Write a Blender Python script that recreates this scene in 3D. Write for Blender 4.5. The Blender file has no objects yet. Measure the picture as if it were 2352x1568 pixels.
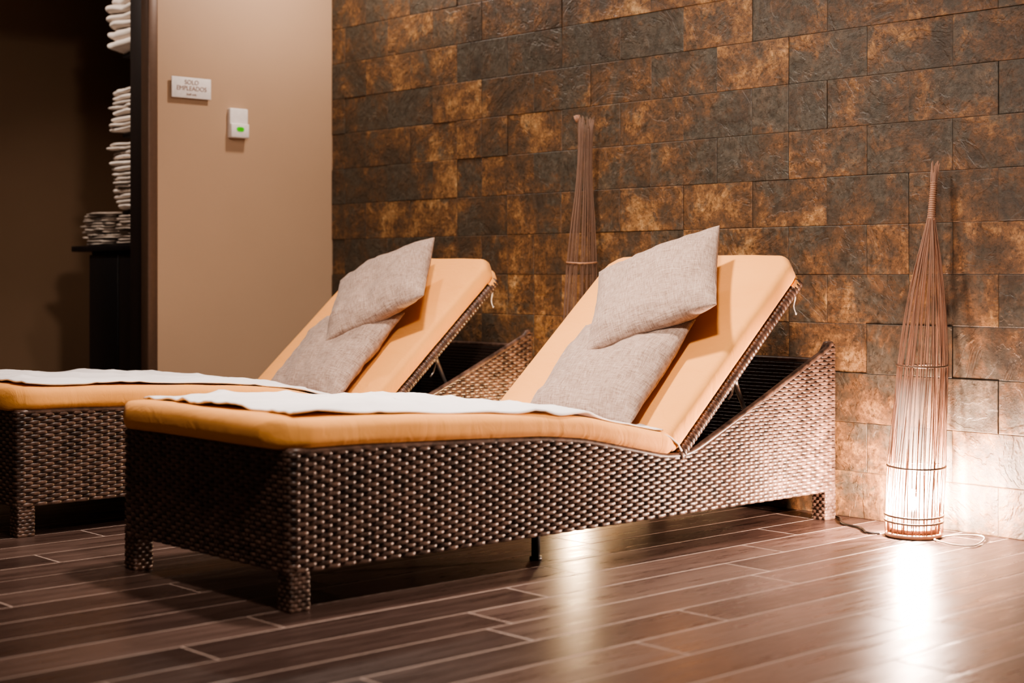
import bpy, math, random
import numpy as np
from mathutils import Vector, Matrix, noise as mnoise
random.seed(7); rng=np.random.default_rng(5)
S=bpy.context.scene
COL=S.collection
# ------------------------------------------------------------------ helpers
def link(o,parent=None):
    COL.objects.link(o)
    if parent is not None: o.parent=parent
    return o
def mesh(name,V,F,mat=None,parent=None,smooth=True,loc=None,attr=None,recalc=False):
    me=bpy.data.meshes.new(name)
    me.from_pydata([tuple(map(float,v)) for v in V],[],[tuple(int(i) for i in f) for f in F])
    me.update()
    if recalc:
        import bmesh
        bm=bmesh.new(); bm.from_mesh(me); bmesh.ops.recalc_face_normals(bm,faces=bm.faces[:]); bm.to_mesh(me); bm.free()
    if smooth: me.polygons.foreach_set('use_smooth',[True]*len(me.polygons))
    if attr is not None:
        a=me.color_attributes.new('tile','FLOAT_COLOR','POINT')
        a.data.foreach_set('color',np.array(attr,dtype=np.float32).ravel())
    if mat: me.materials.append(mat)
    o=bpy.data.objects.new(name,me)
    if loc is not None: o.location=loc
    return link(o,parent)
def empty(name,loc,label,cat,group=None):
    e=bpy.data.objects.new(name,None); e.location=loc; e.empty_display_size=.1
    e['label']=label; e['category']=cat
    if group: e['group']=group
    return link(e)
def tag(o,label,cat,group=None):
    o['label']=label; o['category']=cat
    if group: o['group']=group
    return o
def boxg(x0,x1,y0,y1,z0,z1,b=0.0):
    if b<=0:
        V=[(x0,y0,z0),(x1,y0,z0),(x1,y1,z0),(x0,y1,z0),(x0,y0,z1),(x1,y0,z1),(x1,y1,z1),(x0,y1,z1)]
        F=[(0,3,2,1),(4,5,6,7),(0,1,5,4),(1,2,6,5),(2,3,7,6),(3,0,4,7)]
        return V,F
    import bmesh
    bm=bmesh.new(); bmesh.ops.create_cube(bm,size=1)
    for v in bm.verts:
        v.co=Vector(((x0+x1)/2+v.co.x*(x1-x0),(y0+y1)/2+v.co.y*(y1-y0),(z0+z1)/2+v.co.z*(z1-z0)))
    bmesh.ops.bevel(bm,geom=bm.edges[:],offset=b,segments=2,affect='EDGES',profile=.5)
    bm.verts.index_update()
    V=[tuple(v.co) for v in bm.verts]; F=[[v.index for v in f.verts] for f in bm.faces]
    bm.free(); return V,F
class Geo:
    def __init__(s): s.V=[];s.F=[]
    def add(s,V,F):
        n=len(s.V); s.V+=list(V); s.F+=[tuple(i+n for i in f) for f in F]; return s
    def box(s,*a,**k): return s.add(*boxg(*a,**k))
    def tube(s,pts,r,n=8,closed=False,cap=True):
        P=[Vector(p) for p in pts]; m=len(P); V=[];F=[]
        prev=None
        for i,p in enumerate(P):
            if closed: t=(P[(i+1)%m]-P[i-1]).normalized()
            else: t=(P[min(i+1,m-1)]-P[max(i-1,0)]).normalized()
            if prev is None:
                a=Vector((0,0,1)) if abs(t.z)<.9 else Vector((1,0,0))
                u=t.cross(a).normalized()
            else:
                u=(prev-t*prev.dot(t)).normalized()
            prev=u; w=t.cross(u)
            rr=r[i] if hasattr(r,'__len__') else r
            for j in range(n):
                an=2*math.pi*j/n
                V.append(p+(u*math.cos(an)+w*math.sin(an))*rr)
        for i in range(m if closed else m-1):
            i2=(i+1)%m
            for j in range(n):
                F.append((i*n+j,i*n+(j+1)%n,i2*n+(j+1)%n,i2*n+j))
        if cap and not closed:
            F.append(tuple(range(n))[::-1]); F.append(tuple((m-1)*n+j for j in range(n)))
        return s.add(V,F)
    def lathe(s,prof,n=32,c=(0,0,0),cap=True):
        V=[];F=[];m=len(prof)
        for r,z in prof:
            for j in range(n):
                a=2*math.pi*j/n; V.append((c[0]+r*math.cos(a),c[1]+r*math.sin(a),c[2]+z))
        for i in range(m-1):
            for j in range(n): F.append((i*n+j,i*n+(j+1)%n,(i+1)*n+(j+1)%n,(i+1)*n+j))
        if cap:
            F.append(tuple(range(n))[::-1]); F.append(tuple((m-1)*n+j for j in range(n)))
        return s.add(V,F)
    def obj(s,name,mat,parent=None,smooth=True,loc=None,recalc=False): return mesh(name,s.V,s.F,mat,parent,smooth,loc,recalc=recalc)
# ------------------------------------------------------------------ node materials
class M:
    def __init__(s,name):
        s.m=bpy.data.materials.new(name); s.m.use_nodes=True
        s.t=s.m.node_tree; s.n=s.t.nodes; s.b=s.n['Principled BSDF']; s.out=s.n['Material Output']
    def node(s,typ,**k):
        nd=s.n.new(typ)
        for a,v in k.items():
            if a=='inp':
                for kk,vv in v.items():
                    if hasattr(vv,'is_output'): s.t.links.new(vv,nd.inputs[kk])
                    else: nd.inputs[kk].default_value=vv
            else: setattr(nd,a,v)
        return nd
    def L(s,a,b): s.t.links.new(a,b)
    def coords(s,scale=(1,1,1)):
        tc=s.node('ShaderNodeTexCoord')
        mp=s.node('ShaderNodeMapping',inp={'Vector':tc.outputs['Object'],'Scale':scale}); return mp.outputs[0]
    def noise(s,vec,scale,detail=4,rough=.5,dist=0):
        return s.node('ShaderNodeTexNoise',inp={'Vector':vec,'Scale':scale,'Detail':detail,'Roughness':rough,'Distortion':dist}).outputs['Fac']
    def ramp(s,fac,stops,interp='LINEAR'):
        r=s.node('ShaderNodeValToRGB',inp={'Fac':fac}); cr=r.color_ramp; cr.interpolation=interp
        while len(cr.elements)<len(stops): cr.elements.new(.5)
        for e,(p,c) in zip(cr.elements,stops):
            e.position=p; e.color=(c[0],c[1],c[2],1) if hasattr(c,'__len__') else (c,c,c,1)
        return r.outputs[0]
    def math(s,op,a,b=0.0,c=0.0,clamp=False):
        nd=s.node('ShaderNodeMath',operation=op,use_clamp=clamp)
        for i,v in enumerate((a,b,c)):
            if hasattr(v,'is_output'): s.L(v,nd.inputs[i])
            else: nd.inputs[i].default_value=v
        return nd.outputs[0]
    def mix(s,f,a,b,mode='MIX'):
        nd=s.node('ShaderNodeMix',data_type='RGBA',blend_type=mode)
        for i,v in ((0,f),(6,a),(7,b)):
            if hasattr(v,'is_output'): s.L(v,nd.inputs[i])
            else: nd.inputs[i].default_value=v if i==0 else (v[0],v[1],v[2],1)
        return nd.outputs[2]
    def bump(s,h,strength=.3,dist=.01,normal=None):
        nd=s.node('ShaderNodeBump',inp={'Height':h,'Strength':strength,'Distance':dist})
        if normal: s.L(normal,nd.inputs['Normal'])
        return nd.outputs[0]
    def set(s,**k):
        for a,v in k.items():
            nm=a.replace('_',' ')
            i=s.b.inputs[nm]
            if hasattr(v,'is_output'): s.L(v,i)
            elif hasattr(v,'__len__') and len(v)==3: i.default_value=(v[0],v[1],v[2],1)
            else: i.default_value=v
        return s.m
def plain(name,c,rough=.5,metal=0,bs=.1,sc=60):
    m=M(name); co=m.coords(); n=m.noise(co,sc,4)
    col=m.mix(n,[x*.85 for x in c],[min(1,x*1.12) for x in c])
    return m.set(Base_Color=col,Roughness=rough,Metallic=metal,Normal=m.bump(n,bs,.002))
# wicker
def wicker(name,dark,light,rough=.40):
    m=M(name); co=m.coords((1,1,1))
    n=m.noise(co,36,3,.6); n2=m.noise(co,6,3,.5)
    f=m.ramp(m.math('ADD',m.math('MULTIPLY',n,.75),m.math('MULTIPLY',n2,.25)),[(.38,0),(.64,1)])
    col=m.mix(f,dark,light)
    return m.set(Base_Color=col,Roughness=rough,Normal=m.bump(m.noise(co,400,2),.15,.001),Specular_IOR_Level=.5)
MW=wicker('wicker_resin',(.034,.020,.015),(.145,.085,.062))
# inner wicker: brick style bump
m=M('wicker_inner'); co=m.coords((1,1,1))
sep=m.node('ShaderNodeSeparateXYZ',inp={0:co})
sxy=m.math('ADD',sep.outputs[0],sep.outputs[1])
cmb=m.node('ShaderNodeCombineXYZ',inp={0:sxy,1:sep.outputs[2]})
bt=m.node('ShaderNodeTexBrick',inp={'Vector':cmb.outputs[0],'Scale':1.0,'Color1':(.5,.5,.5,1),'Color2':(1,1,1,1),'Mortar':(0,0,0,1),'Mortar Size':.002,'Brick Width':.024,'Row Height':.0115,'Mortar Smooth':.8})
MWI=m.set(Base_Color=m.mix(bt.outputs['Fac'],(.045,.027,.021),(.010,.007,.005)),Roughness=.45,Normal=m.bump(bt.outputs['Color'],.7,.004))
# orange cushion
m=M('cushion_canvas'); co=m.coords()
n=m.noise(co,5,4,.55,.3); fine=m.noise(co,500,2)
MCU=m.set(Base_Color=m.mix(n,(.80,.350,.085),(.88,.42,.12)),Roughness=.85,
   Normal=m.bump(fine,.12,.001,m.bump(m.noise(m.coords((1,2.6,1)),7,5,.55,.8),.45,.012)),Sheen_Weight=.06)
# pillow linen
m=M('pillow_linen')
a=m.noise(m.coords((520,34,34)),1,3,.7); b=m.noise(m.coords((34,520,34)),1,3,.7)
s_=m.math('ADD',m.math('MULTIPLY',a,.5),m.math('MULTIPLY',b,.5))
MPL=m.set(Base_Color=m.ramp(s_,[(.36,(.17,.108,.080)),(.5,(.36,.258,.205)),(.62,(.49,.38,.315))]),Roughness=.95,
   Normal=m.bump(s_,.4,.003,m.bump(m.noise(m.coords(),9,3,.5,.5),.5,.015)),Sheen_Weight=.08)
# terry
def terry(name,c):
    m=M(name); co=m.coords(); n=m.noise(co,350,3,.7); n2=m.noise(co,14,4)
    return m.set(Base_Color=m.mix(n2,[x*.95 for x in c],c),Roughness=1.0,Normal=m.bump(n,.4,.003,m.bump(n2,.25,.012)),Sheen_Weight=.2)
MTW=terry('terry_white',(.96,.92,.925)); MTB=terry('terry_warm',(.55,.47,.40)); MTC=terry('terry_cream',(.74,.655,.58))
# tan wall
m=M('tan_paint'); co=m.coords(); n=m.noise(co,260,4,.6)
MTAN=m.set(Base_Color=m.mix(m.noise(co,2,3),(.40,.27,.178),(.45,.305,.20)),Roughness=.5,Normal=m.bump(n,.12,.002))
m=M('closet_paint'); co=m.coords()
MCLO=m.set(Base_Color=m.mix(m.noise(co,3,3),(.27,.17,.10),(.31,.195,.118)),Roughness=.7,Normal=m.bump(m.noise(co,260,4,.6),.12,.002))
MCEIL=plain('ceiling_paint',(.4,.33,.28),.9)
MFR=plain('frame_bronze',(.12,.072,.048),.4,.2)
MFD=plain('frame_dark',(.02,.013,.011),.5)
MDK=plain('cabinet_black',(.008,.007,.008),.45)
MMET=plain('grey_metal',(.55,.53,.5),.35,.9)
MBLK=plain('black_rubber',(.012,.01,.01),.4)
MWHT=plain('white_plastic',(.74,.69,.66),.35)
# slate wall
m=M('slate_tiles'); at=m.node('ShaderNodeAttribute',attribute_name='tile')
sp=m.node('ShaderNodeSeparateColor',inp={0:at.outputs['Color']})
tc=m.node('ShaderNodeTexCoord')
off=m.node('ShaderNodeVectorMath',operation='SCALE',inp={0:at.outputs['Color'],'Scale':9.0})
vec=m.node('ShaderNodeVectorMath',operation='ADD',inp={0:tc.outputs['Object'],1:off.outputs[0]}).outputs[0]
n1=m.noise(vec,6.5,12,.76,.25); n2=m.noise(vec,38,6,.7,.1); n3=m.noise(vec,4.5,5,.6,.7)
n4=m.noise(tc.outputs['Object'],1.6,3,.5); n5=m.noise(vec,6.0,9,.72,.3); n6=m.noise(vec,90,4,.7)
v=m.math('ADD',m.math('MULTIPLY',n1,.76),m.math('MULTIPLY',n3,.24))
v=m.math('ADD',v,m.math('MULTIPLY',m.math('SUBTRACT',n2,.5),.22))
v=m.math('ADD',v,m.math('MULTIPLY',m.math('SUBTRACT',n6,.5),.10))
v=m.math('ADD',v,m.math('MULTIPLY',m.math('SUBTRACT',sp.outputs[1],.5),.10))
v=m.math('ADD',v,m.math('MULTIPLY',m.math('SUBTRACT',n4,.5),.10))
col=m.ramp(v,[(.35,(.034,.029,.023)),(.44,(.060,.043,.029)),(.50,(.092,.053,.029)),(.55,(.145,.074,.034)),(.61,(.27,.145,.060)),(.70,(.48,.31,.15))])
gs=m.math('ADD',n5,m.math('MULTIPLY',m.math('SUBTRACT',.5,sp.outputs[1]),.12))
col=m.mix(m.ramp(gs,[(.50,0),(.575,.78)]),col,m.ramp(n2,[(.35,(.036,.034,.027)),(.65,(.088,.080,.062))]))
pits=m.ramp(m.noise(vec,75,6,.78),[(.38,.75),(.50,.0)])
col=m.mix(pits,col,(.030,.018,.010))
h=m.math('ADD',m.ramp(n3,[(.36,0),(.385,.3),(.47,.4),(.49,.7),(.58,.8),(.605,1)]),m.math('MULTIPLY',n2,.55))
h=m.math('ADD',h,m.math('MULTIPLY',n1,1.1))
MST=m.set(Base_Color=col,Roughness=m.ramp(n2,[(.3,.34),(.7,.60)]),Normal=m.bump(h,.55,.008),Specular_IOR_Level=.5)
MGR=plain('slate_grout',(.045,.03,.017),.9)
# wood look floor tiles
m=M('wood_tiles'); at=m.node('ShaderNodeAttribute',attribute_name='tile')
sp=m.node('ShaderNodeSeparateColor',inp={0:at.outputs['Color']})
tc=m.node('ShaderNodeTexCoord')
off=m.node('ShaderNodeVectorMath',operation='SCALE',inp={0:at.outputs['Color'],'Scale':5.0})
vec=m.node('ShaderNodeVectorMath',operation='ADD',inp={0:tc.outputs['Object'],1:off.outputs[0]}).outputs[0]
mp=m.node('ShaderNodeMapping',inp={'Vector':vec,'Scale':(16,1.1,1)}).outputs[0]
g=m.noise(mp,2.0,7,.66,.25); g2=m.noise(mp,9,4,.6)
f=m.math('ADD',m.math('MULTIPLY',g,.70),m.math('MULTIPLY',sp.outputs[0],.34))
f=m.math('ADD',f,m.math('MULTIPLY',m.math('SUBTRACT',g2,.5),.18))
col=m.ramp(f,[(.28,(.022,.013,.011)),(.5,(.055,.033,.027)),(.72,(.108,.070,.058))])
MFL=m.set(Base_Color=col,Roughness=m.ramp(m.math('ADD',m.math('MULTIPLY',g,.6),m.math('MULTIPLY',g2,.4)),[(.35,.22),(.65,.44)]),Normal=m.bump(m.math('ADD',g,m.math('MULTIPLY',g2,.5)),.18,.002),Specular_IOR_Level=.34)
MFG=plain('floor_grout',(.46,.36,.31),.45)
MWOOD=plain('lamp_wood',(.34,.18,.11),.5)
MSTK=plain('willow_stick',(.27,.145,.095),.6)
MSTK2=plain('willow_stick_dark',(.16,.092,.062),.6)
def emit(name,c,st):
    m=M(name); m.set(Base_Color=c,Emission_Color=c,Emission_Strength=st); return m.m
def painted_glow(name,c,stops,trans=.85):  # glow painted as emission graded by height, mixed with transparency
    m=M(name); tc=m.node('ShaderNodeTexCoord'); sp=m.node('ShaderNodeSeparateXYZ',inp={0:tc.outputs['Object']})
    st=m.ramp(sp.outputs[2],[(p,v/100) for p,v in stops]); st=m.math('MULTIPLY',st,100.0)
    e=m.node('ShaderNodeEmission',inp={'Color':(*c,1),'Strength':st}); t=m.node('ShaderNodeBsdfTransparent')
    mx=m.node('ShaderNodeMixShader',inp={0:trans,1:e.outputs[0],2:t.outputs[0]})
    m.L(mx.outputs[0],m.out.inputs['Surface']); return m.m
# ------------------------------------------------------------------ ROOM
WY=4.13; WX=-5.69
def tiles(name,rects,fmap,mat,grout,gap=.0015,bev=.003):
    V=[];F=[];A=[]
    for (u0,u1,v0,v1,d,c) in rects:
        n=len(V)
        u0+=gap;u1-=gap;v0+=gap;v1-=gap
        for (a,b_,dd) in ((u0,v0,-.012),(u1,v0,-.012),(u1,v1,-.012),(u0,v1,-.012)): V.append(fmap(a,b_,dd))
        j=[random.uniform(.2,1)*bev for _ in range(8)]
        for (a,b_,dd) in ((u0,v0,d-bev*.6),(u1,v0,d-bev*.6),(u1,v1,d-bev*.6),(u0,v1,d-bev*.6)): V.append(fmap(a,b_,dd))
        for (a,b_,dd) in ((u0+j[0]+.001,v0+j[1]+.001,d),(u1-j[2]-.001,v0+j[3]+.001,d),(u1-j[4]-.001,v1-j[5]-.001,d),(u0+j[6]+.001,v1-j[7]-.001,d)): V.append(fmap(a,b_,dd))
        A+= [c]*12
        for k in range(4):
            k2=(k+1)%4
            F.append((n+k,n+k2,n+4+k2,n+4+k)); F.append((n+4+k,n+4+k2,n+8+k2,n+8+k))
        F.append((n+8,n+9,n+10,n+11))
    us=[r[0] for r in rects]+[r[1] for r in rects]; vs=[r[2] for r in rects]+[r[3] for r in rects]
    n=len(V)
    for a,b_ in ((min(us),min(vs)),(max(us),min(vs)),(max(us),max(vs)),(min(us),max(vs))):
        V.append(fmap(a,b_,grout)); A.append((0,0,0,1))
    F.append((n,n+1,n+2,n+3))
    for a,b_ in ((min(us),min(vs)),(max(us),min(vs)),(max(us),max(vs)),(min(us),max(vs))):
        V.append(fmap(a,b_,-.12)); A.append((0,0,0,1))
    F.append((n+7,n+6,n+5,n+4))
    for k in range(4):
        k2=(k+1)%4; F.append((n+4+k,n+4+k2,n+k2,n+k))
    o=mesh(name,V,F,mat,None,False,attr=A); return o,n
RH=.1546; R0=-.010; TW=.3025
over=[(10,-4.68,.05),(10,-4.38,.0),(9,-5.13,.0),(7,-5.58,.05),(7,-5.2,.15),(9,-3.55,.2),(10,-3.6,.3),(9,-3.9,.8),(9,-3.55,.3),(8,-3.33,.15),(8,-3.03,.1),(7,-3.18,.1),(8,-3.7,.8),
      (6,-4.08,.75),(5,-4.2,.9),(4,-4.4,.8),(3,-4.1,.95),(2,-4.1,1.0),(4,-4.1,1.0),(9,-2.9,.15),(7,-2.57,.05),(10,-3.2,.15),(10,-3.48,.95),(11,-3.0,.1),(8,-2.4,.1)]
rects=[]
for r in range(0,18):
    z0=R0+r*RH; z1=z0+RH
    z0c=max(0,z0); z1c=min(2.7,z1)
    ph=-4.232 if r%2==0 else -4.232+TW/2
    k0=int(math.floor((WX-ph)/TW)); x=ph+k0*TW
    while x<-.9:
        a=max(x,WX); b=min(x+TW,-.9)
        cuts=[a,b]
        if b-a>.2 and random.random()<.08: cuts=[a,a+(b-a)*.5,b]
        for q in range(len(cuts)-1):
            if cuts[q+1]-cuts[q]<.03: continue
            xc=(cuts[q]+cuts[q+1])/2
            t=min(1,max(0,random.gauss(.60-.10*max(0,xc+3.9),.25)))
            for (rr,xx,tt) in over:
                if rr==r and abs(xx-xc)<.15: t=tt
            rects.append((cuts[q],cuts[q+1],z0c,z1c,random.uniform(-.002,.0022),(random.random(),t,random.random(),1)))
        x+=TW
o,gi=tiles('wall_back',rects,lambda u,v,d:(u,WY-d,v),MST,-.003,gap=.0005,bev=.0018)
o.data.materials.append(MGR)
for p in o.data.polygons:
    if p.vertices[0]>=gi: p.material_index=1
o['kind']='structure'
rects=[]
i=0; x=-2.837-.15*33
while x<1.0:
    y=-1.2-random.random()*.9
    while y<4.25:
        a=max(y,-1.2); b=min(y+.9,4.22)
        if b-a>.02: rects.append((x,x+.15,a,b,random.uniform(-.0004,.0),(random.random(),random.random(),random.random(),1)))
        y+=.9
    x+=.15
o,gi=tiles('floor',rects,lambda u,v,d:(u,v,d),MFL,-.0006,gap=.0021,bev=.0006)
o.data.materials.append(MFG)
for p in o.data.polygons:
    if p.vertices[0]>=gi: p.material_index=1
o['kind']='structure'
def struct(name,b,mat,bev=0):
    o=mesh(name,*boxg(*b,b=bev),mat,None,bev>0); o['kind']='structure'; return o
struct('wall_left',(WX-.15,WX,3.24,WY+.1,0,2.7),MTAN)
struct('wall_header',(WX-.15,WX,1.9,3.24,2.12,2.7),MTAN)
struct('wall_side',(WX-.15,WX,-1.2,1.9,0,2.7),MTAN)
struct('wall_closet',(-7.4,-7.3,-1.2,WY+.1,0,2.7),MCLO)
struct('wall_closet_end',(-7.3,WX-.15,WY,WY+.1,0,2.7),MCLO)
struct('ceiling',(-7.4,1.0,-1.2,WY+.1,2.7,2.8),MCEIL)
# door frame
g=Geo(); g.box(WX-.155,WX-.035,3.222,3.24,0,2.12,b=.003); g.obj('trim_1',MFD)['kind']='structure'
g=Geo(); g.box(WX-.05,WX+.010,3.212,3.258,0,2.13,b=.006); g.obj('trim_2',MFR)['kind']='structure'
# ------------------------------------------------------------------ SUN LOUNGER
pk=np.array([(0,.363),(.2,.361),(.42,.353),(.6,.347),(.79,.338),(.93,.323),(1.115,.286),(1.25,.258),(1.33,.254),(1.38,.264),(1.45,.292),(1.68,.387),(1.9,.482),(2.05,.547)])
yy=np.linspace(-.2,2.25,500); zz=np.interp(yy,pk[:,0],pk[:,1])
ker=np.exp(-np.linspace(-2,2,21)**2); ker/=ker.sum()
zs=np.convolve(np.pad(zz,10,mode='edge'),ker,'valid')
wgt=np.clip((2.02-yy)/.1,0,1); zs=zs*wgt+zz*(1-wgt)
def prof(y): return float(np.interp(y,yy,zs))
HW=.38; LN=2.05
def rrect_path(x0,x1,y0,y1,r,step):
    pts=[]
    def seg(p,q,n):
        L=math.hypot(q[0]-p[0],q[1]-p[1]); k=max(1,round(L/step))
        for i in range(k): t=i/k; pts.append((p[0]+(q[0]-p[0])*t,p[1]+(q[1]-p[1])*t,n[0],n[1]))
    def arc(cx,cy,a0):
        k=max(2,round(r*math.pi/2/step))
        for i in range(k):
            a=math.radians(a0)+i/k*math.pi/2; pts.append((cx+r*math.cos(a),cy+r*math.sin(a),math.cos(a),math.sin(a)))
    seg((x0+r,y0),(x1-r,y0),(0,-1)); arc(x1-r,y0+r,-90)
    seg((x1,y0+r),(x1,y1-r),(1,0)); arc(x1-r,y1-r,0)
    seg((x1-r,y1),(x0+r,y1),(0,1)); arc(x0+r,y1-r,90)
    seg((x0,y1-r),(x0,y0+r),(-1,0)); arc(x0+r,y0+r,180)
    return pts
def weave(g,path,zlo,topf,h=.0104,per=12,A=.0026):
    n=len(path); n-= n%per
    n0=len(path)
    idx=[int(round(i*n0/n))%n0 for i in range(n)]
    P=[path[i] for i in idx]; tops=[topf(p[0],p[1]) for p in P]
    rows=int((max(tops)-zlo)/h)+1
    # long flat outer float over a rib, short dip behind the next rib
    wv=[-.3,.6,.9,1,1,1,.9,.6,-.3,-.9,-1,-.9] if per==12 else None
    for r in range(rows):
        zc=zlo+(r+.5)*h; V=[];F=[];mp={}
        def vid(i):
            if i in mp: return mp[i]
            x,y,nx,ny=P[i]
            if per==12: o=A*wv[(i+6*(r%2))%12]
            else: o=A*math.sin(2*math.pi*i/per+math.pi*(r%2))
            b=len(V)
            for dz,do in ((-.50,-.0013),(-.34,.0002),(.34,.0002),(.50,-.0013)):
                V.append((x+nx*(o+do),y+ny*(o+do),min(zc+dz*h*1.0,max(tops[i],zc-.5*h))))
            mp[i]=b; return b
        for i in range(n):
            j=(i+1)%n
            if zc-h*.3<=tops[i] and zc-h*.3<=tops[j]:
                a=vid(i);b=vid(j)
                for k in range(3): F.append((a+k,b+k,b+k+1,a+k+1))
        g.add(V,F)
def topf(x,y):
    if y>LN-.03:
        e=HW-abs(x)
        t=min(1,max(0,(e-.03)/.03)); return prof(LN)*(1-t)+.492*t
    return prof(y)
L0=Vector((-3.32,2.02,0))
path=rrect_path(-HW,HW,0,LN,.018,.0037)
gb=Geo(); weave(gb,path,.088,topf)
def build_lounger(e):
    body=gb.obj('wicker_body',MW,e)
    # inner liner
    g=Geo(); pin=rrect_path(-HW+.005,HW-.005,.005,LN-.005,.014,.02)
    V=[];F=[];n=len(pin); pp2=[]
    for p in pin:
        pp2.append((max(-HW+.032,min(HW-.032,p[0])),max(.032,min(LN-.032,p[1]))))
    for p,q in zip(pin,pp2):
        t=topf(p[0],p[1])-.004
        V+=[(p[0],p[1],.088),(p[0],p[1],t),(q[0],q[1],t-.002),(q[0],q[1],.088)]
    for i in range(n):
        j=(i+1)%n
        for k in range(4): F.append((i*4+k,j*4+k,j*4+(k+1)%4,i*4+(k+1)%4))
    g.add(V,F)
    V=[];F=[]
    ys=np.linspace(.03,1.34,40)
    for y in ys:
        z=prof(y)-.004
        V+=[(-HW+.02,y,z),(HW-.02,y,z),(HW-.02,y,z-.02),(-HW+.02,y,z-.02)]
    for i in range(39):
        for k in range(4): F.append((i*4+k,i*4+4+k,i*4+4+(k+1)%4,i*4+(k+1)%4))
    F+= [(0,1,2,3),(39*4+3,39*4+2,39*4+1,39*4)]
    g.add(V,F); g.obj('inner_lining',MWI,e,smooth=False)
    # rim
    g=Geo()
    g.tube([(p[0]*.985,p[1]*.99+.01,topf(p[0],p[1])-.001) for p in path[::3]],.0095,8,closed=True)
    g.obj('rim',MW,e)
    # legs
    gl=Geo(); lp=rrect_path(-.027,.027,-.027,.027,.004,.0036)
    weave(gl,lp,.0,lambda x,y:.100,per=6,A=.0010,h=.010); gl.box(-.0255,.0255,-.0255,.0255,.0,.103,b=.002)
    first=None
    for sx in (-1,1):
        for y in (.029,LN-.029):
            if first is None:
                first=gl.obj('leg',MW,e); lo=first
            else:
                lo=bpy.data.objects.new('leg',first.data); link(lo,e)
            lo.location=(sx*(HW-.029),y,0)
    g=Geo(); g.tube([(0,0,0),(0,0,.16)],.012,12); g.lathe([(.016,0),(.017,.004),(.016,.01)],16)
    ml=g.obj('centre_leg',MDK,e); ml.location=(.26,.87,0); ml['label']='slim black metal leg'
    ml2=bpy.data.objects.new('centre_leg',ml.data); link(ml2,e); ml2.location=(-.26,.87,0); ml2['label']='slim black metal leg'
    # cushions
    def loft(stations,N=40):
        V=[];F=[]
        for (c,nrm,w,t) in stations:
            rr=min(.024,t*.48)
            ring=[]
            def corner(cx,cz,a0):
                for i in range(6):
                    a=math.radians(a0+i*18); ring.append((cx+rr*math.cos(a),cz+rr*math.sin(a)))
            def line(a,b,k):
                for i in range(1,k): ring.append((a[0]+(b[0]-a[0])*i/k,a[1]+(b[1]-a[1])*i/k))
            corner(w-rr,rr,-90); corner(w-rr,t-rr,0); line((w-rr,t),(-w+rr,t),14); corner(-w+rr,t-rr,90); corner(-w+rr,rr,180); line((-w+rr,0),(w-rr,0),8)
            for (a,b) in ring:
                crown=.006*(1-(a/max(w,.01))**4)*min(1,t/.06)*max(0,(b/t-.5)*2)
                wob=.0022*mnoise.noise(Vector((a*9,c[0]*9,b*20+c[1]*3)))
                bb=b+crown+wob
                V.append((a+wob,c[0]+nrm[0]*bb,c[1]+nrm[1]*bb))
        n=len(V)//len(stations)
        for i in range(len(stations)-1):
            for j in range(n): F.append((i*n+j,i*n+(j+1)%n,(i+1)*n+(j+1)%n,(i+1)*n+j))
        F.append(tuple(range(n))); F.append(tuple((len(stations)-1)*n+j for j in range(n))[::-1])
        return V,F
    st=[]
    RD=.030
    rnd=[RD*(1-math.cos(a)) for a in np.linspace(0.0,math.pi/2,12)]
    for q,y in [(q,-.034+q) for q in rnd]+[(1,y) for y in list(np.linspace(.0,1.26,66))+[1.275,1.283,1.287]]:
        d0=y+.034; w=.320+.072*math.sin(min(1,d0/.085)*math.pi/2)**.8
        t=.068-.008*min(1,max(0,y)/.8)
        ins=RD-math.sqrt(max(0,RD*RD-max(0,RD-d0)**2)) if d0<RD else 0
        if y>1.26: ins=.015*((y-1.26)/.027)**2
        zb=prof(max(y,0))+.003; st.append(((y,zb+ins),(0,1),w-ins*.6,t-2*ins))
    V,F=loft(st); mesh('seat_cushion',V,F,MCU,e,recalc=True)
    D=(.749,.6626); NN=(-.6626,.749); st=[]
    Lc=.775
    for v in [-.012,-.010,-.004,.006]+list(np.linspace(.02,Lc-.03,44))+[Lc-.02,Lc-.01,Lc-.003,Lc]:
        w=.388
        if v>Lc-.05: w-=.045*(v-(Lc-.05))/.05
        t=.066
        if v<.02: s=.45+.55*math.sqrt(max(0,1-((.02-v)/.032)**2))
        elif v>Lc-.02: s=.4+.6*math.sqrt(max(0,1-((v-Lc+.02)/.02)**2))
        else: s=1
        c=(1.30+D[0]*v+NN[0]*(1-s)*t*.5,.265+D[1]*v+NN[1]*(1-s)*t*.5)
        st.append((c,NN,w,t*s))
    V,F=loft(st); g=Geo(); g.add(V,F)
    st=[]
    for v in [Lc-.075,Lc-.073,Lc-.065]+list(np.linspace(Lc-.05,Lc-.015,5))+[Lc-.006,Lc-.002]:
        w=.385
        if v>Lc-.05: w-=.045*(v-(Lc-.05))/.05
        t=.045; s=1
        if v>Lc-.015: s=.6
        if v<Lc-.07: s=.8
        c=(1.30+D[0]*v-NN[0]*t*.9*s,.265+D[1]*v-NN[1]*t*.9*s); st.append((c,NN,w,t*s))
    g.add(*loft(st))
    bc=g.obj('backrest_cushion',MCU,e,recalc=True)
    # tie straps
    g=Geo(); p0=Vector((.372,1.30+D[0]*.70+.012,.265+D[1]*.70-.02))
    pts=[p0+Vector((.004*math.sin(i*.9),.004*i*.3,-.0085*i)) for i in range(9)]
    g.tube([p+Vector((.003,0,0)) for p in pts]+[pts[-1]+Vector((0,.006,.004))]+[p+Vector((0,.008*(1-i*.08),0)) for i,p in list(enumerate(pts))[::-1]],.0022,5)
    ts=g.obj('tie_strap',MTC,e); ts['label']='thin pale fabric tie'
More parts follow.
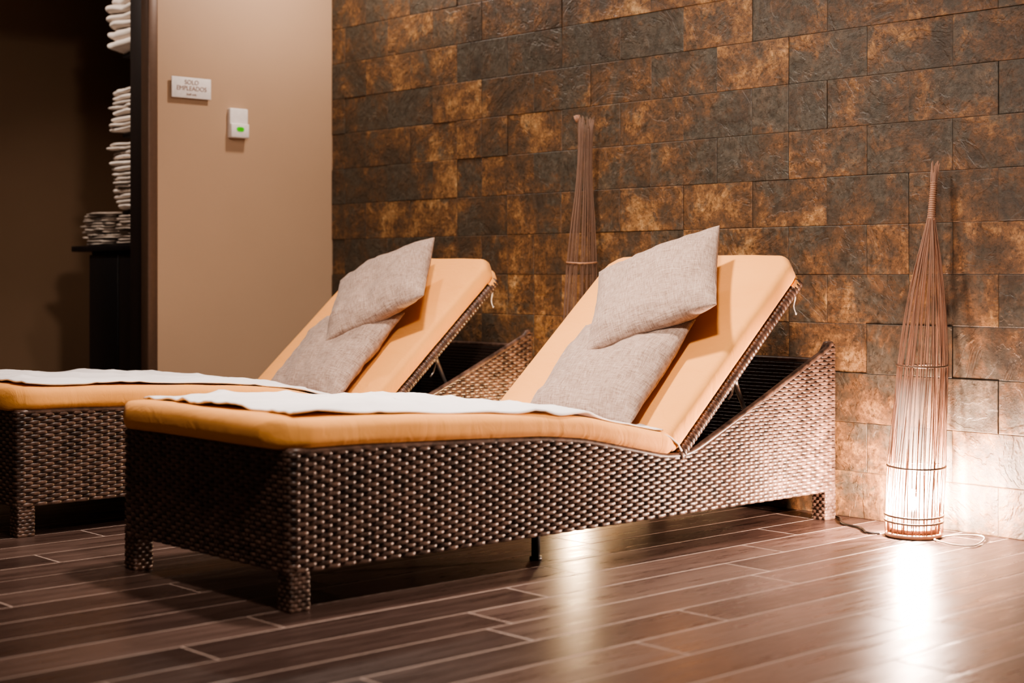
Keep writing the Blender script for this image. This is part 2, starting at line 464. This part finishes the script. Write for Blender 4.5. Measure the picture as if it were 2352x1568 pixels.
    g=Geo(); g.tube([(.375,1.22,.325),(.388,1.262,.31),(.392,1.29,.29),(.385,1.315,.268)],.003,6)
    ts=g.obj('tie_strap',MTC,e); ts['label']='thin pale fabric tie'
    # backrest frame
    g=Geo()
    def bp(x,v,h): return (x,1.30+D[0]*v+NN[0]*h,.265+D[1]*v+NN[1]*h)
    for sx in (-1,1):
        vs=np.linspace(.0,.735,420)
        g.tube([bp(sx*.368,v,-.021) for v in vs],[.0165+.0034*abs(math.sin(v*math.pi/.0145)) for v in vs],10)
    for v in (.01,.73):
        g.tube([bp(x,v,-.019) for x in np.linspace(-.36,.36,120)],[.0155+.0018*abs(math.sin(k*1.1)) for k in range(120)],8)
    fr=g.obj('backrest_frame',MW,e)
    g=Geo(); V=[bp(-.355,.01,-.004),bp(.355,.01,-.004),bp(.355,.73,-.004),bp(-.355,.73,-.004),bp(-.355,.01,-.02),bp(.355,.01,-.02),bp(.355,.73,-.02),bp(-.355,.73,-.02)]
    g.add(V,[(0,1,2,3),(7,6,5,4),(0,4,5,1),(1,5,6,2),(2,6,7,3),(3,7,4,0)])
    g.obj('backrest_panel',MWI,e,smooth=False)
    # struts
    for sx in (-1,1):
        g=Geo()
        x=sx*.318
        g.tube([(x,1.60,.487),(x,1.625,.45),(x,1.66,.385),(x,1.70,.31),(x,1.72,.26)],[.010,.010,.007,.006,.006],8)
        g.tube([(x-.02,1.60,.485),(x+.03*sx,1.60,.485)],.008,10)
        g.box(x-.004,x+.004,1.58,1.628,.445,.505,b=.002)
        g.tube([(x,1.625,.45),(x+.012*sx,1.60,.41),(x+.012*sx,1.585,.395)],.004,6)
        sm=g.obj('support_strut',MMET,e); sm['label']='grey metal adjustment strut'
e1=empty('sun_lounger',L0,'brown woven wicker sun lounger with orange cushion, beside glowing floor lamp','sun lounger','wicker sun loungers')
build_lounger(e1)
e2=empty('sun_lounger.001',L0+Vector((-1.38,0,0)),'brown woven wicker sun lounger with orange cushion, beside the tan wall','sun lounger','wicker sun loungers')
for c in list(e1.children):
    k=c.copy(); k.parent=e2; COL.objects.link(k)
# ------------------------------------------------------------------ towels on seats
def seat_towel(name,xc,seed,x0,x1,y0,y1,label):
    V=[];F=[];nx=90;ny=150
    for j in range(ny+1):
        for i in range(nx+1):
            u=i/nx; v=j/ny
            y=y0+(y1-y0)*v+ (.03*mnoise.noise(Vector((u*3,seed,0)))+.01*mnoise.noise(Vector((u*11,seed,0))))*(1 if v<.5 else 1.6)
            xl=x0+.015*mnoise.noise(Vector((v*4,seed+3,0))); xr=x1+.036*mnoise.noise(Vector((v*4.0,seed+7,0)))+.006*mnoise.noise(Vector((v*13,seed+7,0)))
            x=xl+(xr-xl)*u
            t=.068-.008*min(1,max(0,y)/.8)
            z=prof(max(y,0))+.003+t+.006*(1-(x/.39)**4)+.0065
            if abs(x)>.362: z-=((abs(x)-.362)**2)*14
            q=Vector((x*3.6+y*1.2,y*2.6-x*1.2,seed))
            r=1-abs(mnoise.noise(q)*2.2); r2=1-abs(mnoise.noise(q*2.1+Vector((5,2,1)))*2.2)
            z+=(max(0,r)**3*.011+max(0,r2)**3*.005)*(.5 if v>.85 else 1)
            z+=.003*mnoise.noise(Vector((x*16,y*9,seed)))
            z+=.014*math.exp(-((x-(.27+.03*math.sin(y*4+seed)))/.022)**2)*max(0,mnoise.noise(Vector((y*3,seed,4)))+.3)
            V.append((x,y,z))
    for j in range(ny):
        for i in range(nx):
            a=j*(nx+1)+i; F.append((a,a+1,a+nx+2,a+nx+1))
    o=mesh(name,V,F,MTW,None,True,(xc,2.02,0))
    md=o.modifiers.new('t','SOLIDIFY'); md.thickness=.0045; md.offset=-1
    tag(o,label,'towel','white towels on the loungers')
seat_towel('towel',-3.32,1.3,-.365,.362,.035,1.27,'white terry towel spread over the lounger beside the lamp')
seat_towel('towel.001',-4.70,5.1,-.365,.362,.03,1.27,'white terry towel spread over the lounger by the tan wall')
# ------------------------------------------------------------------ pillows
def pillow_mesh(seed,size=.42,T=.125):
    N=56;V=[];F=[]
    hs=size/2
    def P(a,b,side):
        ca=1-.055*(1-b*b); cb=1-.055*(1-a*a)
        x=a*hs*ca; y=b*hs*cb
        e=max(0,(1-abs(a)**2.7))*max(0,(1-abs(b)**2.7))
        th=T/2*(e**.54)
        wr=.012*mnoise.noise(Vector((a*2.2,b*2.2,seed+side)))+.006*mnoise.noise(Vector((a*6,b*6,seed+side*3)))
        an=math.atan2(b,a)
        rad=.008*mnoise.noise(Vector((math.cos(an)*5,math.sin(an)*5,seed+side)))*max(0,(abs(a)+abs(b)-.7))
        th=max(0,th+(wr+rad)*min(1,e*3))+.002
        bend=.012*mnoise.noise(Vector((a*1.3,b*1.3,seed+9)))
        return (x,y,side*th+bend)
    for side in (1,-1):
        n=len(V)
        for j in range(N+1):
            for i in range(N+1):
                a=math.sin((i/N*2-1)*math.pi/2); b=math.sin((j/N*2-1)*math.pi/2)
                V.append(P(a,b,side))
        for j in range(N):
            for i in range(N):
                a=n+j*(N+1)+i; q=(a,a+1,a+N+2,a+N+1)
                F.append(q if side==1 else q[::-1])
    M2=(N+1)**2
    rim=[i for i in range(N)]+[i*(N+1)+N for i in range(N)]+[N*(N+1)+N-i for i in range(N)]+[(N-i)*(N+1) for i in range(N)]
    for k in range(len(rim)):
        a=rim[k];b=rim[(k+1)%len(rim)]; F.append((a,M2+a,M2+b,b))
    return V,F
def pillow(name,xc,u,v,h,rot,tilt,seed,label,size=.42,T=.14):
    V,F=pillow_mesh(seed,size,T)
    o=mesh(name,V,F,MPL)
    B=Matrix(((1,0,0),(0,.749,-.6626),(0,.6626,.749)))
    R=B@Matrix.Rotation(math.radians(tilt),3,'X')@Matrix.Rotation(math.radians(rot),3,'Z')
    pos=Vector((xc,3.277,.314))+B@Vector((u,v,h))
    o.matrix_world=Matrix.Translation(pos)@R.to_4x4()
    tag(o,label,'pillow','taupe linen pillows')
pillow('throw_pillow',-3.32,.066,.170,.064,5,0,1.0,'taupe linen square pillow lying flat on the backrest base',.43,.13)
pillow('throw_pillow.001',-3.32,.090,.473,.124,31,-1,4.0,'taupe linen square pillow tilted diagonally against the backrest',.422,.135)
pillow('throw_pillow.002',-4.70,.070,.170,.064,5,0,7.0,'taupe linen square pillow lying flat on the backrest base',.43,.13)
pillow('throw_pillow.003',-4.70,.125,.461,.124,37,-1,9.5,'taupe linen square pillow tilted diagonally against the backrest',.415,.135)
# ------------------------------------------------------------------ floor lamps
def lamp(name,loc,lean,prf,ztop,neck,rings,nst,label,bulbc,bulbst,stops,matst,seed,sr=.0014,hoopmat=None,wav=.03):
    e=empty(name,loc,label,'floor lamp')
    rs=random.Random(seed)
    pz=[p[0] for p in prf]; pr=[p[1] for p in prf]
    def R(z): return float(np.interp(z,pz,pr))
    def C(z): return Vector((lean[0],lean[1],0))*(z/ztop)**1.2
    g=Geo()
    for i in range(nst):
        a=2*math.pi*(i+rs.uniform(-.45,.45))/nst; f=rs.uniform(.84,1.03); tw=rs.uniform(-.4,.4)
        zt=ztop*rs.uniform(.96,1.0); pts=[]; ph=rs.uniform(0,6)
        for k in range(26):
            z=.012+(zt-.012)*k/25; r=R(z)*f
            r*=1+wav*math.sin(z*11+ph); aa=a+tw*z+wav*1.6*math.sin(z*8+ph)
            c=C(z); pts.append((c.x+r*math.cos(aa),c.y+r*math.sin(aa),z))
        g.tube(pts,[sr*(1-.40*k/25) for k in range(26)],5)
    g.obj('stick_shade',matst,e)
    for z in rings:
        g=Geo(); c=C(z); r=R(z)*1.03
        g.tube([(c.x+r*math.cos(t)*1.0,c.y+r*math.sin(t),z+.0015*math.sin(t*2)) for t in np.linspace(0,2*math.pi,49)[:-1]],.0030,6,closed=True)
        h=g.obj('hoop',hoopmat or MFR,e)
    if neck:
        g=Geo(); n=140; pts=[];rr=[]
        for k in range(n):
            z=neck[0]+(neck[1]-neck[0])*k/(n-1); c=C(z); pts.append((c.x,c.y,z)); rr.append(R(z)*1.06+.0018*abs(math.sin(k*.38)))
        g.tube(pts,rr,14); nk=g.obj('neck_binding',MWOOD,e); nk['label']='cord-wrapped neck'
    g=Geo(); rb=R(0)
    g.lathe([(rb*.97,0),(rb*1.02,.003),(rb*1.02,.010),(rb*.97,.013)],40)
    g.lathe([(rb*.80,.013),(rb*.84,.016),(rb*.84,.024),(rb*.8,.027)],40)
    g.obj('base',MWOOD,e)
    g=Geo(); g.lathe([(.015,.026),(.016,.03),(.016,.07),(.012,.078)],20); g.obj('bulb_socket',MBLK,e)
    g=Geo(); g.lathe([(.006,.076),(.009,.088),(.0125,.102),(.013,.115),(.011,.128),(.006,.136),(.001,.138)],24)
    g.obj('bulb',emit(name+'_bulb',bulbc,bulbst),e)
    g=Geo(); g.lathe([(rb*.66,.030),(rb*.66,.2),(rb*.60,.46)],40,cap=False)
    g.obj('light_sleeve',painted_glow(name+'_sleeve',bulbc,stops),e)  # added sleeve that glows by itself to give the lamp its blown-white band
    return e
lamp('floor_lamp',(-2.594,3.964,0),(0.0,.115),
     [(0,.080),(.06,.081),(.2,.081),(.36,.076),(.495,.071),(.6,.063),(.7,.052),(.8,.036),(.88,.020),(.93,.010),(1.03,.008),(1.06,.010),(1.10,.013)],
     1.10,(.925,1.035),(.045,.062,.203,.495),62,'willow-stick floor lamp glowing bright, cord-wrapped neck, against slate wall',
     (1.0,.70,.54),10500,[(0,14),(.06,34),(.19,34),(.215,7),(.32,3.2),(.46,.3)],MSTK,3,.0016)
lamp('floor_lamp.001',(-4.022,4.0,0),(0.0,.05),
     [(0,.064),(.1,.065),(.5,.063),(.65,.059),(.805,.053),(.95,.042),(1.05,.032),(1.15,.026),(1.25,.025),(1.34,.029)],
     1.34,None,(.06,.25,.805),52,'tall slender dark willow-stick floor lamp standing between the loungers',
     (1.0,.66,.36),3400,[(0,4),(.12,7),(.2,4),(.46,.8)],MSTK2,11,.0014,MWOOD,.015)
# seed-head tip on tall lamp
l2=bpy.data.objects['floor_lamp.001']
g=Geo()
for i in range(9):
    a=i*2.4; g.tube([(-.028,.03,1.315),(-.028+.012*math.cos(a),.03+.008*math.sin(a),1.335+.006*math.sin(i*1.7))],.0035,6)
g.obj('stick_tip',MSTK,l2)
# cables
g=Geo()
def spl(pts,n=12):
    P=[Vector(p) for p in pts]; out=[]
    for i in range(len(P)-1):
        a=P[max(i-1,0)];b=P[i];c=P[i+1];d=P[min(i+2,len(P)-1)]
        for k in range(n):
            t=k/n; out.append(.5*((2*b)+(c-a)*t+(2*a-5*b+4*c-d)*t*t+(3*b-a-3*c+d)*t**3))
    out.append(P[-1]); return out
g.tube(spl([(-2.99,4.10,.004),(-2.93,4.07,.004),(-2.86,3.99,.004),(-2.77,3.955,.004),(-2.71,3.90,.004),(-2.675,3.915,.004)]),.0035,8)
tag(g.obj('power_cable',MBLK),'thin black power cable lying on the floor beside the lamp','cable')
g=Geo()
g.tube(spl([(-2.515,3.985,.004),(-2.50,4.05,.004),(-2.455,4.095,.004),(-2.41,4.04,.004),(-2.375,3.93,.004),(-2.42,3.90,.004),(-2.49,3.92,.006),(-2.51,3.945,.004)]),.0022,8)
tag(g.obj('power_cable.001',MTB),'pale thin cord looped on the floor beside the lamp','cable')
# ------------------------------------------------------------------ sign
def text(body,size,loc,mat,parent,name,ext=.0006,off=.0):
    cu=bpy.data.curves.new(name+'_c','FONT'); cu.body=body; cu.size=size; cu.align_x='CENTER'; cu.align_y='CENTER'; cu.extrude=ext; cu.offset=off
    t=bpy.data.objects.new('tmp',cu); COL.objects.link(t)
    bpy.context.view_layer.update()
    me=bpy.data.meshes.new_from_object(t.evaluated_get(bpy.context.evaluated_depsgraph_get()))
    bpy.data.objects.remove(t)
    me.materials.clear(); me.materials.append(mat)
    o=bpy.data.objects.new(name,me); o.rotation_euler=(math.pi/2,0,math.pi/2); o.location=loc
    return link(o,parent)
es=empty('wall_sign',(WX,3.41,1.531),'small white plaque reading SOLO EMPLEADOS on tan wall','sign')
g=Geo(); g.box(.010,.015,-.0925,.0925,-.0425,.0425,b=.0015); g.obj('plate',MWHT,es)
g=Geo(); g.box(-.001,.010,-.06,.06,-.02,.02,b=.001); g.obj('mount',MFR,es)
MTX=plain('sign_letters',(.24,.14,.10),.5)
text('SOLO',.026,(.0155,0,.022),MTX,es,'lettering')
text('EMPLEADOS',.026,(.0155,0,-.003),MTX,es,'lettering.001')
text('Staff only',.013,(.0155,0,-.027),MTX,es,'lettering.002')
# thermostat
et=empty('thermostat',(WX,3.635,1.400),'white plastic wall thermostat with green lit display','thermostat')
g=Geo(); g.box(-.003,.022,-.044,.044,-.062,.062,b=.004); g.obj('housing',MWHT,et)
g=Geo(); g.box(.020,.032,-.044,.044,-.062,-.002,b=.004); g.obj('cover',MWHT,et)
g=Geo()
n=28; V=[];F=[]
for k in range(n):
    a=2*math.pi*k/n; c=math.cos(a);s=math.sin(a)
    y=.019*math.copysign(abs(c)**.7,c); z=-.026+.0105*math.copysign(abs(s)**.7,s)
    V+=[(.0315,y,z),(.0335,y*.95,-.026+(z+.026)*.95)]
for k in range(n): F.append((2*k,2*((k+1)%n),2*((k+1)%n)+1,2*k+1))
F.append(tuple(2*k+1 for k in range(n))); g.add(V,F)
d=g.obj('display',emit('display_green',(.04,.42,.01),.35),et,smooth=False); d['label']='oval green lit display'
MTX2=plain('device_marks',(.35,.33,.30),.5)
text('0 0',.012,(.0338,0,-.026),emit('display_digits',(.0,.12,.0),.05),et,'digits',.0002)
text('. . . . .',.012,(.0325,0,-.050),MTX2,et,'marking',.0002)
# ------------------------------------------------------------------ closet cabinet, shelves, folded towels
ec=empty('cabinet',(-6.13,3.68,0),'black storage cabinet with overhanging top inside the closet','cabinet')
def lb(name,b,mat,e,bev=.003):
    o=e.location; V,F=boxg(b[0]-o.x,b[1]-o.x,b[2]-o.y,b[3]-o.y,b[4]-o.z,b[5]-o.z,b=bev); return mesh(name,V,F,mat,e,True)
lb('body',(-6.40,-5.87,3.34,4.04,.03,.865),MDK,ec)
lb('top',(-6.535,-5.86,3.31,4.06,.865,.89),MDK,ec)
lb('plinth',(-6.37,-5.9,3.37,4.02,0,.03),MDK,ec)
lb('door',(-6.395,-6.14,3.325,3.34,.05,.85),MDK,ec)
lb('door',(-6.13,-5.875,3.325,3.34,.05,.85),MDK,ec)
eh=empty('shelving_unit',(-6.06,3.75,.89),'dark wall shelving holding folded towel stacks above the cabinet','shelf')
for z in (1.045,1.385,1.735,2.1): lb('shelf',(-6.27,-5.86,3.42,4.08,z-.02,z),MDK,eh)
for x in (-6.27,-5.88): lb('upright',(x,x+.02,3.98,4.08,.89,2.12),MDK,eh)
def towel_mesh(w,d,t,seed,layers=2):
    V=[];F=[]
    def sp(v,e): return math.copysign(abs(v)**e,v)
    for l in range(layers):
        n=len(V); nu=60;nv=14; tt=t/layers; zc=(l+.5)*tt
        for j in range(nv+1):
            ph=-math.pi/2+math.pi*j/nv
            for i in range(nu):
                th=2*math.pi*i/nu
                x=w/2*sp(math.cos(th),.35)*sp(math.cos(ph),.45); y=d/2*sp(math.sin(th),.35)*sp(math.cos(ph),.45); z=tt*.58*sp(math.sin(ph),.85)
                k=mnoise.noise(Vector((x*14,y*14,seed+l*3)))
                V.append((x*(1+.10*k)+.030*mnoise.noise(Vector((y*14,seed,l))),y*(1+.05*k)+.026*mnoise.noise(Vector((x*14,seed,l+5))),zc+z+.34*tt*mnoise.noise(Vector((x*15,y*15,seed+8+l)))))
        for j in range(nv):
            for i in range(nu): F.append((n+j*nu+i,n+j*nu+(i+1)%nu,n+(j+1)*nu+(i+1)%nu,n+(j+1)*nu+i))
    zm=min(v[2] for v in V)
    return [(a,b,c-zm) for a,b,c in V],F
cnt=0
def stack(x0,x1,yf,d,z,H,num,mat,grp,lab,seed,layers=2,jit=.012):
    global cnt
    rs=random.Random(seed)
    ws=[rs.uniform(.75,1.3) for _ in range(num)]; s=sum(ws); zc=z+.001
    for i in range(num):
        t=H*ws[i]/s
        V,F=towel_mesh((x1-x0)*rs.uniform(.92,1.05),d,t*.93,seed+i*1.7,layers)
        nm='folded_towel' if cnt==0 else 'folded_towel.%03d'%cnt; cnt+=1
        o=mesh(nm,V,F,mat,None,True,((x0+x1)/2+rs.uniform(-jit,jit),yf+d/2+rs.uniform(-jit,jit)*.6,zc)); zc+=t
        o.rotation_euler=(0,0,rs.uniform(-.12,.12)); tag(o,lab,'towel',grp)
stack(-6.50,-6.27,3.34,.30,.89,.145,6,MTB,'folded towels on the cabinet','folded beige towel stacked on the black cabinet top',20)
stack(-6.25,-6.0,3.36,.30,.89,.130,5,MTB,'folded towels on the cabinet','folded beige towel stacked on the black cabinet top',30)
stack(-6.31,-6.02,3.37,.32,1.045,.290,7,MTC,'folded towels on the lower shelf','folded white towel in a rumpled stack on the shelf',40,2,.022)
stack(-6.345,-6.02,3.37,.32,1.385,.190,4,MTC,'folded towels on the middle shelf','folded white towel stacked on the shelf',55,2,.020)
stack(-6.345,-6.0,3.37,.34,1.735,.30,4,MTC,'folded towels on the upper shelf','thick folded white towel stacked on the upper shelf',70,2,.012)
# ------------------------------------------------------------------ lights
def area(name,loc,tgt,size,energy,col,spread=180):
    l=bpy.data.lights.new(name,'AREA'); l.shape='DISK'; l.size=size; l.energy=energy; l.color=col; l.spread=math.radians(spread)
    o=bpy.data.objects.new(name,l); o.location=loc
    o.rotation_euler=(Vector(tgt)-Vector(loc)).to_track_quat('-Z','Y').to_euler(); COL.objects.link(o); return o
W=(1.0,.85,.745)
area('ceiling_downlight',(-5.1,3.8,2.45),(-5.25,3.65,0),.12,16,W)
area('ceiling_downlight.001',(-3.3,2.7,2.62),(-3.5,3.1,0),.22,37,W,120)
area('ceiling_downlight.002',(-1.6,1.7,2.62),(-3.2,3.3,.6),.3,28,W,100)
area('closet_fill_light',(-6.25,2.55,2.5),(-6.25,3.45,1.1),.15,4.0,W,80)  # added fill without a fixture, brightens the closet towels
w=bpy.data.worlds.new('World'); S.world=w; w.use_nodes=True
w.node_tree.nodes['Background'].inputs[0].default_value=(1.0,.80,.70,1); w.node_tree.nodes['Background'].inputs[1].default_value=.085
# ------------------------------------------------------------------ camera
cd=bpy.data.cameras.new('Camera'); cam=bpy.data.objects.new('Camera',cd); COL.objects.link(cam)
cam.location=(0,0,.76); cam.rotation_euler=(math.pi/2,0,math.radians(47.5))
cd.sensor_width=36; cd.lens=3617/2352*36; cd.shift_y=-152/2352
cd.clip_start=.05
cd.dof.use_dof=True; cd.dof.focus_distance=4.85; cd.dof.aperture_fstop=2.4
S.camera=cam
S.view_settings.view_transform='AgX'
try: S.view_settings.look='AgX - Medium High Contrast'
except Exception: pass
S.view_settings.exposure=0.35
